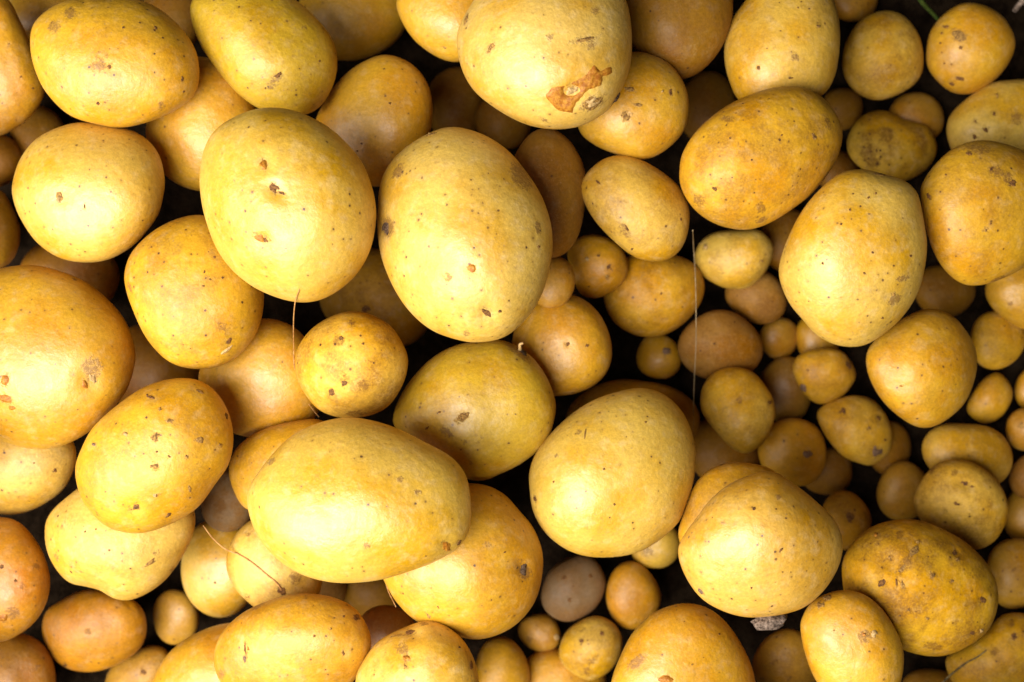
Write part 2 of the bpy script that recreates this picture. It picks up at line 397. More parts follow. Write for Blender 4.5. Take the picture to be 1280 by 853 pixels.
P('P102', 'W', [(1183, 159), (1190, 141), (1211, 122), (1237, 105), (1264, 100), (1290, 102), (1316, 122), (1326, 160), (1305, 193), (1245, 202), (1198, 196), (1186, 180)],
  'pale potato with brown blotches, partly under the big golden scurfy one', dirt=0.4, dots=0.15,
  spots=[(1243, 143, 4.5, 'e', 0.6, 80), (1233, 162, 5, 'e'), (1271, 149, 9, 's'), (1247, 120, 4, 't'), (1220, 152, 4, 't'), (1219, 171, 4, 'e')])
P('P96', 'P', [(932, 0), (915, 24), (907, 48), (906, 77), (914, 106), (926, 127), (955, 140), (1000, 136), (1030, 118), (1043, 98), (1049, 69), (1050, 40), (1046, 13), (1036, -15), (1015, -32), (983, -38), (950, -25)],
  'golden potato with one red-brown pit, partly behind the russet oblong one', dirt=0.25, dots=0.26,
  spots=[(949, 84, 4, 'e'), (994, 70, 6, 's'), (988, 96, 4, 'e', 0.6, 0), (998, 44, 8, 'd', 0.5, 10), (1022, 34, 4, 't'), (997, 11, 2.5, 'e')])
P('P98', 'Y', [(850, 207), (854, 190), (870, 165), (896, 142), (925, 125), (960, 112), (985, 109), (1003, 110), (1022, 117), (1039, 133), (1052, 154), (1054, 175), (1047, 199), (1034, 220), (1012, 245), (981, 268), (956, 282), (931, 288), (900, 282), (875, 268), (859, 250), (850, 229)],
  'russet oblong potato with many dots and scurf, touching the notched pale potato', dirt=0.5, dots=0.50,
  spots=[(896, 235, 5, 'e', 0.6, 20), (914, 174, 2.5, 'e'), (940, 200, 2.5, 'e'), (876, 250, 9, 's'), (951, 258, 8, 's'), (912, 151, 12, 's', 0.4, 10), (1033, 155, 12, 's', 0.4, 70), (1016, 172, 6, 't', 0.5, 70), (976, 170, 2.5, 'e'), (952, 274, 9, 's', 0.5, -20)])
P('P22', 'Y', (326, 476, 78, 77, 0), 'soft-focus smooth yellow potato behind the thin hanging root', dirt=0.12, dots=0.16)
P('P18', 'W', (276, 709, 50, 63, 0), 'soft-focus pale potato beneath the free end of the thin curved root', dirt=0.1, dots=0.12, spots=[(269, 728, 3, 'e')])
P('P19', 'V', (284, 625, 36, 40, 0), 'small dark-blotched greyish potato between the wart-dotted potato and the longest oblong one', dirt=0.9, dots=0.4, spots=[(277, 600, 8, 's'), (275, 632, 9, 's')])
P('P20', 'W', (346, 707, 59, 68, -15), 'pale potato with a thin curved root lying over it, under the longest oblong one', dirt=0.4, dots=0.2,
  spots=[(368, 723, 9, 's'), (352, 738, 8, 'e', 0.6, 60), (310, 746, 4, 't'), (311, 670, 4, 's')])
P('P21', 'G', [(286, 585), (295, 561), (313, 545), (337, 534), (368, 527), (400, 526), (422, 545), (422, 590), (392, 625), (350, 645), (308, 637), (292, 614)],
  'orange-topped potato mostly covered by the longest oblong pale potato', dirt=0.35, dots=0.35)
P('P30', 'G', (268, 852, 86, 66, -38), 'smooth golden potato partly under the glossy oval with a slit eye', dirt=0.15, dots=0.14)
P('P32', 'E', (14, 852, 58, 62, 0), 'dark reddish orange potato under the deep orange potato with dark flecks', dirt=0.4, spots=[(44, 835, 9, 's', 0.3, -30)])
P('P16', 'O', [(52, 786), (57, 765), (74, 752), (106, 738), (146, 741), (175, 757), (184, 781), (178, 808), (155, 827), (127, 838), (101, 840), (82, 835), (66, 822), (56, 803)],
  'brownish orange potato with a pale pointed nose, under the lobed pale potato', dirt=0.35, dots=0.2, spots=[(81, 832, 4, 'e'), (110, 790, 5, 's'), (160, 755, 9, 'd', 0.4, 60)])
P('P17', 'B', [(191, 765), (197, 747), (212, 737), (234, 741), (247, 760), (247, 784), (235, 802), (213, 806), (197, 793)],
  'tiny upright tan potato beside the lobed pale potato and the pointed-nosed one', dirt=0.3, dots=0.12)
P('P13', 'W', [(92, 555), (94, 579), (80, 611), (53, 632), (27, 642), (0, 643), (-40, 632), (-70, 592), (-62, 548), (-20, 522), (35, 518), (75, 530)],
  'pale scuffed potato under the huge round golden potato', dirt=0.35, dots=0.3, spots=[(68, 588, 4, 'e', 0.7, 60), (42, 579, 2.5, 'e')])
P('P5', 'G', [(0, 238), (13, 255), (24, 284), (22, 311), (11, 330), (-8, 337), (-46, 335), (-72, 300), (-66, 255), (-35, 232)],
  'golden orange potato between the round bud-marked potato and the huge golden one', dirt=0.2, dots=0.3)
P('P1', 'G', [(8, -2), (24, 24), (38, 52), (50, 82), (56, 114), (42, 143), (22, 160), (0, 171), (-32, 172), (-62, 140), (-75, 80), (-60, 15), (-25, -18)],
  'golden orange potato beside the broad potato with a knobbed corner', dirt=0.3, dots=0.35, spots=[(11, 58, 4, 's'), (25, 96, 2.5, 'e'), (40, 110, 2.5, 'e')])
P('P15', 'O', [(0, 646), (21, 651), (40, 669), (56, 696), (63, 725), (58, 754), (43, 778), (22, 794), (0, 802), (-36, 800), (-66, 770), (-76, 720), (-61, 670), (-30, 648)],
  'deep orange potato with dark flecks, next to the lobed pale potato', dirt=0.3, dots=0.4,
  spots=[(18, 726, 4, 'e'), (26, 733, 5, 's'), (2, 709, 4, 'e'), (44, 709, 6, 's'), (4, 771, 6, 'o'), (15, 765, 9, 's')])
# --- top layer
P('P10', 'Y', [(156, 340), (165, 316), (191, 290), (222, 273), (252, 268), (283, 280), (310, 308), (326, 340), (330, 367), (327, 397), (317, 422), (293, 449), (266, 461), (234, 461), (207, 450), (182, 422), (165, 385), (157, 360)],
  'round golden potato with dark dots and a small eye, tucked under the three-eyed one', dirt=0.42, dots=0.45,
  spots=[(286, 424, 7, 'e', 0.5, -35), (278, 408, 10, 's', 0.6, 40), (282, 436, 8, 'w', 0.3, -40), (255, 341, 3, 'e'), (262, 350, 2.5, 'e'), (277, 348, 3, 'e'), (267, 323, 3, 'e'), (254, 358, 2.5, 'e'), (164, 360, 8, 's', 0.4, 70)])
P('P3', 'L', [(238, 10), (247, 48), (266, 80), (292, 112), (320, 134), (347, 142), (380, 144), (404, 129), (420, 95), (420, 61), (404, 32), (374, 4), (342, -17), (292, -22), (252, -10)],
  'yellow-green oval potato with one dirty eye, beside the knobbed golden potato', dirt=0.22, dots=0.50,
  spots=[(345, 98, 9, 's', 0.7, -30), (347, 93, 6, 'e', 0.6, -40), (338, 107, 5, 's'), (380, 35, 6, 's', 0.5, 40), (398, 76, 3, 'e'), (417, 91, 4, 'd'), (332, 109, 2.5, 'e')])
P('P4', 'W', [(15, 230), (26, 197), (50, 170), (93, 153), (138, 157), (173, 168), (196, 191), (205, 222), (204, 244), (196, 272), (170, 303), (138, 322), (106, 327), (74, 322), (45, 303), (25, 274), (16, 250)],
  'round pale potato with one small whitish bud', dirt=0.1, dots=0.34,
  spots=[(76, 245, 7, 't', 0.7, 70), (74, 250, 5, 'w', 0.6, 80), (106, 257, 4, 'e', 0.4, 85), (76, 247, 14, 'd')])
P('P2', 'Y', [(39, 56), (42, 32), (58, 14), (80, 2), (108, -3), (140, -5), (173, 0), (202, 13), (228, 36), (246, 64), (250, 96), (241, 121), (213, 141), (181, 154), (149, 160), (117, 154), (84, 142), (58, 115), (44, 84)],
  'broad golden potato with a knobbed corner', dirt=0.2, dots=0.40,
  spots=[(89, 18, 9, 's'), (91, 16, 6, 'd'), (70, 36, 9, 's'), (137, 83, 4, 'e'), (193, 36, 4, 'e', 0.6, 60), (226, 98, 5, 'e', 0.4, 85), (123, 128, 3.5, 'e'), (128, 68, 8, 's', 0.5, 0), (125, 82, 12, 's', 0.6, 0), (154, 36, 3, 'e'), (228, 114, 3, 'e'), (200, 131, 6, 's')],
  crease=[[(103, 3), (106, 12), (101, 22), (92, 25)]])
P('P14', 'W', [(56, 660), (62, 643), (80, 625), (115, 602), (170, 592), (222, 608), (243, 640), (240, 672), (220, 709), (197, 733), (166, 749), (143, 748), (125, 738), (106, 733), (86, 728), (69, 710), (58, 686)],
  'lobed pale potato partly covered by the egg-shaped one dotted with warts', dirt=0.3, dots=0.32,
  spots=[(186, 703, 11, 't', 0.25, -35), (195, 690, 5, 's'), (72, 695, 7, 's', 0.5, 70), (101, 714, 7, 's', 0.3, 10), (216, 713, 6, 's'), (108, 665, 2.5, 'e'), (121, 662, 2.5, 'e'), (137, 687, 2.5, 'e')])
P('P12', 'Y', [(94, 588), (101, 563), (117, 534), (148, 506), (186, 482), (226, 473), (256, 479), (279, 502), (291, 539), (287, 577), (271, 603), (247, 635), (212, 656), (174, 667), (138, 660), (114, 641), (100, 618)],
  'golden egg-shaped potato dotted with wart-like rings, lying over the lobed pale one', dirt=0.32, dots=0.30,
  spots=[(194, 547, 6, 't'), (194, 547, 3, 'e'), (194, 583, 6, 't'), (211, 528, 5.5, 't', 0.6, 0), (196, 565, 2.5, 'e'), (211, 571, 4.5, 't', 0.5, 30), (189, 499, 6, 'e', 0.4, 20), (184, 496, 3, 'e'), (171, 633, 6, 'e'), (210, 643, 5, 'e', 0.5, -40), (248, 551, 5, 't'), (273, 557, 4, 't'), (158, 544, 4, 'w'), (119, 556, 4, 'm'), (200, 514, 4, 't'), (236, 611, 6, 't', 0.5, 80), (282, 521, 5, 'e', 0.5, 80), (194, 618, 4, 'w'), (250, 492, 5, 't', 0.5, 20), (232, 571, 4, 't'), (168, 634, 10, 'd')],
  crease=[[(157, 625), (160, 640), (168, 652)]])
P('P11', 'Y', [(0, 337), (40, 333), (74, 340), (106, 353), (135, 375), (157, 402), (168, 433), (168, 456), (157, 489), (133, 519), (106, 542), (74, 557), (40, 561), (0, 552), (-42, 531), (-76, 490), (-88, 440), (-76, 388), (-40, 352)],
  'huge round golden potato with bright orange eye marks', dirt=0.1, dots=0.34,
  spots=[(8, 473, 8, 'o', 0.7, 90), (8, 496, 10, 'o', 0.5, 15), (16, 507, 5, 'o', 0.5, 10), (112, 472, 6, 'w', 0.7, 60), (103, 479, 6, 'o', 0.7, 70), (114, 475, 3, 'e'), (112, 460, 14, 's'), (93, 351, 5, 't', 0.4, 10), (110, 476, 18, 'd')], lvl=6)
P('P8', 'W', [(250, 218), (255, 190), (268, 166), (290, 150), (318, 139), (345, 137), (375, 142), (405, 157), (432, 180), (452, 207), (465, 240), (469, 272), (463, 310), (448, 340), (425, 362), (398, 375), (370, 377), (340, 370), (313, 357), (288, 337), (270, 310), (257, 275), (251, 245)],
  'big pale potato with a row of sunken orange-brown eyes and a hanging root', dirt=0.12, dots=0.30,
  spots=[(331, 208, 8, 'o', 0.6, 80), (333, 203, 18, 'd', 0.6, 80), (343, 236, 8, 'e', 0.8, 30), (353, 242, 5, 'e', 0.6, 20), (346, 240, 17, 'd', 0.7, 30), (326, 296, 8, 'o', 0.6, 30), (332, 298, 7, 'e', 0.6, 25), (330, 298, 16, 'd')],
  lvl=6)
P('P23', 'P', [(369, 458), (371, 438), (388, 413), (414, 396), (443, 390), (469, 396), (491, 411), (506, 436), (510, 455), (504, 481), (486, 508), (459, 521), (428, 523), (400, 513), (381, 492), (371, 472)],
  'small round tan potato speckled with dark dirt, lying next to the hanging root', dirt=0.6, dots=0.5,
  spots=[(424, 427, 8, 's'), (427, 424, 4, 'e'), (431, 479, 5, 'e'), (466, 454, 2.5, 'e'), (453, 431, 3, 'e'), (415, 490, 5, 'e'), (454, 482, 8, 's'), (440, 405, 6, 's'), (445, 516, 14, 's', 0.3, 0), (484, 425, 4, 's'), (430, 470, 5, 's')],
  crease=[[(389, 490), (398, 500), (412, 507)]])
P('P26', 'Y', [(478, 712), (482, 728), (496, 752), (517, 773), (546, 787), (574, 795), (597, 799), (623, 794), (648, 780), (668, 754), (677, 722), (678, 690), (667, 660), (649, 638), (630, 618), (602, 606), (562, 607), (520, 625), (490, 665)],
  'smooth potato with a dark crusted scar, partly under the longest oblong one', dirt=0.2, dots=0.25,
  spots=[(652, 709, 9, 'k', 0.8, 70), (652, 706, 15, 'd'), (655, 716, 10, 's'), (629, 691, 2.5, 'e'), (537, 768, 5, 't', 0.4, 50), (549, 757, 4, 't', 0.4, 60), (608, 682, 8, 's', 0.5, 0), (506, 741, 3, 'e', 0.4, 60)],
  crease=[[(536, 702), (540, 740), (556, 768)]])
P('P29', 'W', [(444, 855), (455, 824), (475, 800), (506, 784), (533, 776), (554, 780), (576, 797), (590, 820), (598, 852), (590, 893), (560, 920), (510, 925), (463, 902)],
  'pale potato with orange-stained eyes beside the glossy slit-eyed oval', dirt=0.3, dots=0.35,
  spots=[(509, 824, 6, 'o', 0.7, 15), (503, 812, 9, 's'), (513, 791, 8, 'e', 0.4, -10), (498, 795, 7, 's', 0.4, 0), (588, 832, 6, 'e', 0.5, 85), (573, 810, 3, 'e'), (507, 834, 4, 't'), (530, 780, 8, 's', 0.4, 0), (508, 822, 14, 'd'), (517, 793, 14, 'd')])
P('P28', 'Y', [(267, 818), (276, 793), (297, 771), (320, 757), (345, 748), (379, 743), (416, 748), (443, 762), (459, 786), (463, 808), (454, 831), (436, 857), (400, 880), (340, 886), (288, 868), (270, 843)],
  'glossy oval potato with a narrow slit eye', dirt=0.28, dots=0.30,
  spots=[(308, 812, 8, 'e', 0.2, 85), (307, 823, 5, 'm', 0.5, 80), (444, 773, 5, 'e'), (427, 817, 4.5, 'e', 0.7, 70), (392, 796, 3, 'e'), (438, 792, 7, 'd', 0.5, 60), (312, 811, 4, 'o', 0.4, 70), (322, 757, 12, 's', 0.4, -30), (277, 843, 7, 's'), (428, 772, 2.5, 'e'), (412, 787, 3, 't'), (308, 815, 12, 'd', 0.5, 85)])
P('P24', 'L', [(491, 530), (496, 505), (512, 476), (538, 449), (570, 433), (602, 427), (630, 427), (660, 444), (681, 470), (693, 502), (691, 526), (681, 553), (652, 579), (624, 594), (602, 602), (576, 596), (546, 578), (508, 548)],
  'yellow-green potato with a tan scar and a broken stalk, touching the largest oval', dirt=0.18, dots=0.34,
  spots=[(578, 522, 9, 't', 0.7, -25), (579, 523, 16, 'd', 0.7, -25), (560, 540, 12, 's', 0.5, 30), (536, 534, 4, 'e', 0.6, -50), (551, 515, 3, 'e'), (582, 550, 4, 's'), (600, 548, 4, 's'), (590, 577, 4, 's'), (645, 438, 18, 's', 0.4, 35), (655, 448, 12, 's', 0.5, 45), (652, 440, 8, 'k', 0.35, 40)])
P('P9', 'W', [(471, 263), (476, 226), (494, 196), (528, 170), (562, 158), (597, 165), (629, 183), (653, 208), (676, 244), (689, 282), (689, 324), (676, 369), (653, 402), (628, 421), (600, 427), (574, 425), (538, 412), (507, 384), (486, 348), (473, 311)],
  'largest oval pale potato, with a dark stem scar on one flank', dirt=0.16, dots=0.48,
  spots=[(483, 284, 9, 'k', 0.6, 85), (484, 284, 15, 's', 0.7, 85), (484, 284, 14, 'd'), (589, 333, 5, 'o'), (589, 334, 9, 'd'), (608, 388, 8, 'e', 0.6, 30), (623, 385, 3.5, 'e'), (608, 388, 15, 'd'), (583, 413, 5, 's'), (669, 285, 9, 's', 0.5, 85), (539, 168, 8, 't', 0.3, -15), (537, 168, 3, 'w'), (670, 308, 3, 'e'), (498, 420, 4, 't'), (499, 216, 12, 's', 0.6, -60), (650, 222, 22, 's', 0.6, 60), (561, 344, 6, 's')],
  lvl=6)
P('P25', 'W', [(309, 615), (320, 594), (345, 563), (372, 540), (410, 525), (448, 522), (491, 532), (533, 553), (566, 572), (584, 597), (589, 632), (587, 658), (574, 683), (544, 701), (507, 715), (475, 724), (437, 728), (406, 726), (374, 716), (345, 696), (323, 670), (311, 640)],
  'longest oblong pale potato, lying on top of the heap', dirt=0.06, dots=0.22, th=0.85,
  spots=[(556, 682, 8, 'o', 0.7, 50), (572, 677, 5, 'e', 0.5, -55), (557, 681, 14, 'd'), (458, 680, 5, 's'), (519, 616, 5, 's'), (499, 601, 5, 's'), (340, 578, 8, 's', 0.5, -40)], lvl=6)
P('P38', 'W', [(571, 47), (576, 27), (585, 11), (600, -14), (625, -40), (670, -58), (725, -55), (765, -34), (782, 0), (788, 28), (789, 54), (787, 82), (777, 110), (761, 136), (732, 155), (702, 161), (673, 159), (647, 151), (618, 134), (592, 112), (576, 82)],
  'big pale potato with a ragged orange-brown scab', dirt=0.14, dots=0.22,
  spots=[(712, 110, 8, 'w', 0.6, -25), (713, 109, 3, 't'), (740, 126, 17, 't', 0.5, -25), (738, 126, 10, 'w', 0.6, -20), (728, 50, 17, 't', 0.22, -10), (736, 56, 7, 's'), (769, 122, 10, 'k', 0.18, -55), (616, 60, 8, 't', 0.5, -50), (584, 24, 9, 't', 0.3, -75), (680, 147, 8, 's', 0.3, 30), (720, 108, 32, 'd', 0.5, -35), (687, 46, 5, 's'), (741, 15, 6, 's')],
  lvl=6)
P('P64', 'Y', [(1231, 359), (1235, 377), (1248, 393), (1267, 407), (1285, 412), (1312, 402), (1326, 362), (1306, 332), (1272, 325), (1242, 336)],
  'yellow potato tucked under the big golden one with scurfy patches', dirt=0.25, dots=0.2, spots=[(1263, 380, 4, 's')])
P('P65', 'Y', [(1083, 455), (1087, 434), (1110, 411), (1142, 391), (1168, 386), (1192, 396), (1208, 414), (1219, 433), (1222, 452), (1219, 474), (1206, 505), (1180, 528), (1158, 535), (1137, 529), (1110, 508), (1092, 482)],
  'round golden potato with a small smiling crease, partly under the notched pale potato', dirt=0.3, dots=0.2,
  spots=[(1128, 482, 6, 'd', 0.4, 5), (1127, 482, 3.5, 'o', 0.5, 0)], crease=[[(1112, 479), (1128, 482), (1146, 484)]])
P('P63', 'Y', [(1152, 242), (1156, 226), (1171, 205), (1192, 186), (1219, 176), (1246, 177), (1281, 189), (1303, 210), (1316, 250), (1306, 300), (1282, 332), (1258, 346), (1232, 355), (1206, 355), (1184, 340), (1168, 315), (1157, 279)],
  'big golden potato with scurfy patches, touching the notched pale potato', dirt=0.38, dots=0.32,
  spots=[(1222, 188, 18, 's', 0.5, 5), (1260, 226, 12, 's', 0.6, 60), (1245, 216, 12, 's', 0.6, 20), (1212, 194, 5, 'e', 0.4, 10), (1239, 213, 4, 'e'), (1163, 246, 5, 'e', 0.5, 70), (1184, 220, 2.5, 'e'), (1238, 279, 3, 'e'), (1232, 287, 4, 't'), (1265, 230, 5, 'e'), (1247, 350, 14, 's', 0.3, -25)])
P('P62', 'W', [(973, 345), (977, 316), (990, 284), (1009, 255), (1033, 231), (1054, 217), (1078, 213), (1105, 219), (1131, 227), (1146, 241), (1151, 258), (1156, 282), (1159, 308), (1155, 340), (1146, 370), (1126, 399), (1099, 422), (1075, 434), (1046, 433), (1020, 420), (1003, 401), (985, 378)],
  'big pale dotted potato with a notch in one shoulder', dirt=0.18, dots=0.50,
  spots=[(1149, 256, 12, 'd', 0.4, 75), (1127, 347, 10, 's', 0.5, -10), (1117, 373, 11, 's', 0.6, -40), (1116, 367, 4, 't'), (1052, 282, 3, 'e'), (1063, 265, 3, 'e'), (1085, 250, 3, 'e'), (1094, 245, 3, 'e'), (1030, 329, 3, 'e'), (1136, 320, 3, 'e'), (1102, 396, 3, 'e'), (1090, 316, 3, 'e'), (1080, 341, 3, 'e'), (1100, 220, 8, 't', 0.25, 10)],
  lvl=6)
P('P79', 'P', [(1143, 632), (1147, 611), (1163, 587), (1184, 576), (1211, 577), (1235, 590), (1253, 611), (1261, 635), (1256, 657), (1243, 677), (1222, 687), (1190, 682), (1160, 663)],
  'rough tan potato with two small slit eyes', dirt=0.62, dots=0.35,
  spots=[(1206, 605, 7, 'e', 0.4, 10), (1215, 609, 4, 'e', 0.5, 0), (1193, 592, 5, 's'), (1196, 630, 7, 'e', 0.3, 15), (1206, 606, 14, 'd', 0.6, 10), (1196, 631, 14, 'd', 0.5, 10), (1164, 588, 6, 's')])
P('P88', 'Y', [(1181, 826), (1194, 813), (1216, 800), (1237, 784), (1254, 768), (1285, 768), (1315, 790), (1325, 830), (1310, 868), (1270, 890), (1225, 880), (1192, 855)],
  'creased tan potato with a dry stem lying across it', dirt=0.55, dots=0.2,
  spots=[(1267, 797, 5, 'e'), (1264, 780, 6, 's'), (1243, 815, 6, 's')], crease=[[(1237, 800), (1243, 815), (1256, 828), (1262, 838)]])
P('P68b', 'G', [(848, 670), (853, 646), (868, 608), (886, 588), (912, 578), (938, 579), (966, 588), (988, 615), (975, 665), (930, 700), (885, 706), (858, 692)],
  'golden potato showing as a crescent behind the pale potato covered in fine dots', th=0.75, dirt=0.4, dots=0.15)
P('P68', 'P', [(848, 690), (854, 672), (871, 648), (888, 625), (910, 606), (940, 593), (967, 590), (994, 606), (1018, 625), (1041, 647), (1051, 667), (1053, 688), (1046, 713), (1030, 738), (1009, 757), (988, 766), (961, 771), (930, 772), (897, 762), (872, 744), (855, 716)],
  'big pale potato covered in fine dark dots, overlapping a golden one', dirt=0.10, dots=0.80,
  spots=[(877, 738, 7, 'm', 0.3, 45), (940, 733, 3, 'e'), (943, 638, 3.5, 'e'), (906, 655, 3.5, 's'), (975, 688, 5, 'e', 0.4, -50), (972, 624, 4, 's')], lvl=6)
P('P77', 'Y', [(1053, 722), (1053, 703), (1062, 683), (1083, 662), (1113, 651), (1147, 650), (1179, 661), (1211, 680), (1235, 706), (1247, 733), (1248, 757), (1237, 785), (1214, 805), (1180, 818), (1145, 816), (1108, 801), (1075, 774), (1058, 746)],
  'brown oval potato with a russet scar band, beside the bright yellow egg', dirt=0.7, dots=0.42,
  spots=[(1130, 708, 17, 's', 0.45, -55), (1143, 691, 9, 't', 0.6, -50), (1128, 711, 9, 't', 0.4, -60), (1122, 728, 7, 'e', 0.25, 85), (1129, 731, 6, 't', 0.5, 80), (1104, 728, 6, 'e'), (1165, 720, 5, 't'), (1227, 750, 5, 'e'), (1193, 692, 4.5, 'e'), (1196, 700, 4, 't'), (1148, 679, 4, 't'), (1113, 698, 4, 't'), (1096, 670, 4, 'o'), (1125, 670, 6, 's'), (1226, 788, 4, 'w'), (1215, 791, 4, 'e'), (1136, 762, 4, 't'), (1159, 772, 4, 't'), (1165, 806, 14, 's', 0.4, 10), (1112, 704, 26, 'd', 0.7, 40), (1189, 727, 4, 't')],
  lvl=6)
P('P76', 'Y', [(1000, 785), (1003, 770), (1013, 754), (1033, 742), (1057, 738), (1083, 745), (1105, 765), (1121, 792), (1129, 818), (1126, 853), (1112, 880), (1085, 893), (1050, 886), (1022, 855), (1007, 820)],
  'bright yellow smooth egg-shaped potato lying against the scar-banded brown one', dirt=0.2, dots=0.2,
  spots=[(1080, 797, 9, 's'), (1080, 794, 4, 'o'), (1092, 793, 5, 'w'), (1033, 748, 7, 't', 0.6, 0), (1026, 757, 5, 't'), (1043, 789, 3, 't'), (1086, 815, 3, 't')])
P('P74', 'Y', [(766, 850), (776, 821), (792, 790), (811, 770), (835, 758), (859, 754), (887, 761), (912, 783), (933, 818), (944, 850), (948, 890), (925, 930), (880, 955), (825, 950), (780, 918), (765, 880)],
  'large golden potato with a short fold and a darker yellow patch', dirt=0.15, dots=0.24,
  spots=[(798, 829, 15, 's', 0.5, -38), (833, 850, 10, 'o', 0.6, 0), (865, 832, 4, 't', 0.4, -40), (898, 795, 2.5, 'e')],
  crease=[[(805, 772), (800, 790), (796, 812)]])
P('P73', 'P', [(699, 812), (708, 789), (726, 775), (747, 770), (768, 780), (778, 801), (773, 825), (758, 843), (737, 851), (716, 842), (702, 828)],
  'small tan potato with a scuffed crease and two dark pits, beside the tiniest one', dirt=0.5, dots=0.35,
  spots=[(727, 801, 4, 'e'), (752, 792, 4, 'e'), (729, 788, 6, 's', 0.5, 0), (740, 826, 12, 's', 0.35, -45), (733, 840, 5, 's')], crease=[[(756, 808), (748, 822), (735, 834)]])
P('P27', 'W', [(662, 592), (668, 571), (684, 547), (710, 521), (740, 500), (769, 489), (801, 484), (830, 493), (854, 516), (867, 545), (871, 573), (867, 605), (857, 634), (846, 656), (817, 681), (785, 695), (747, 697), (713, 688), (685, 668), (668, 641), (663, 615)],
  'big smooth egg-shaped pale potato with a short brown scratch', dirt=0.08, dots=0.34,
  spots=[(733, 544, 10, 't', 0.14, 95), (671, 623, 5, 'e', 0.5, 80), (756, 587, 3, 'e'), (768, 629, 3, 'e'), (725, 542, 4, 's'), (698, 571, 3, 's'), (695, 602, 2.5, 'e'), (806, 530, 2.5, 'e')], lvl=6)


# ------------------------------------------------------------------ shape of one tuber
def ico(level):
    b = bmesh.new()
    bmesh.ops.create_icosphere(b, subdivisions=level, radius=1.0)
    v = np.array([x.co[:] for x in b.verts])
    f = np.array([[x.index for x in q.verts] for q in b.faces], dtype=np.int32)
    b.free()
    return v / np.linalg.norm(v, axis=1)[:, None], f


ICO = {k: ico(k) for k in (3, 4, 5, 6)}


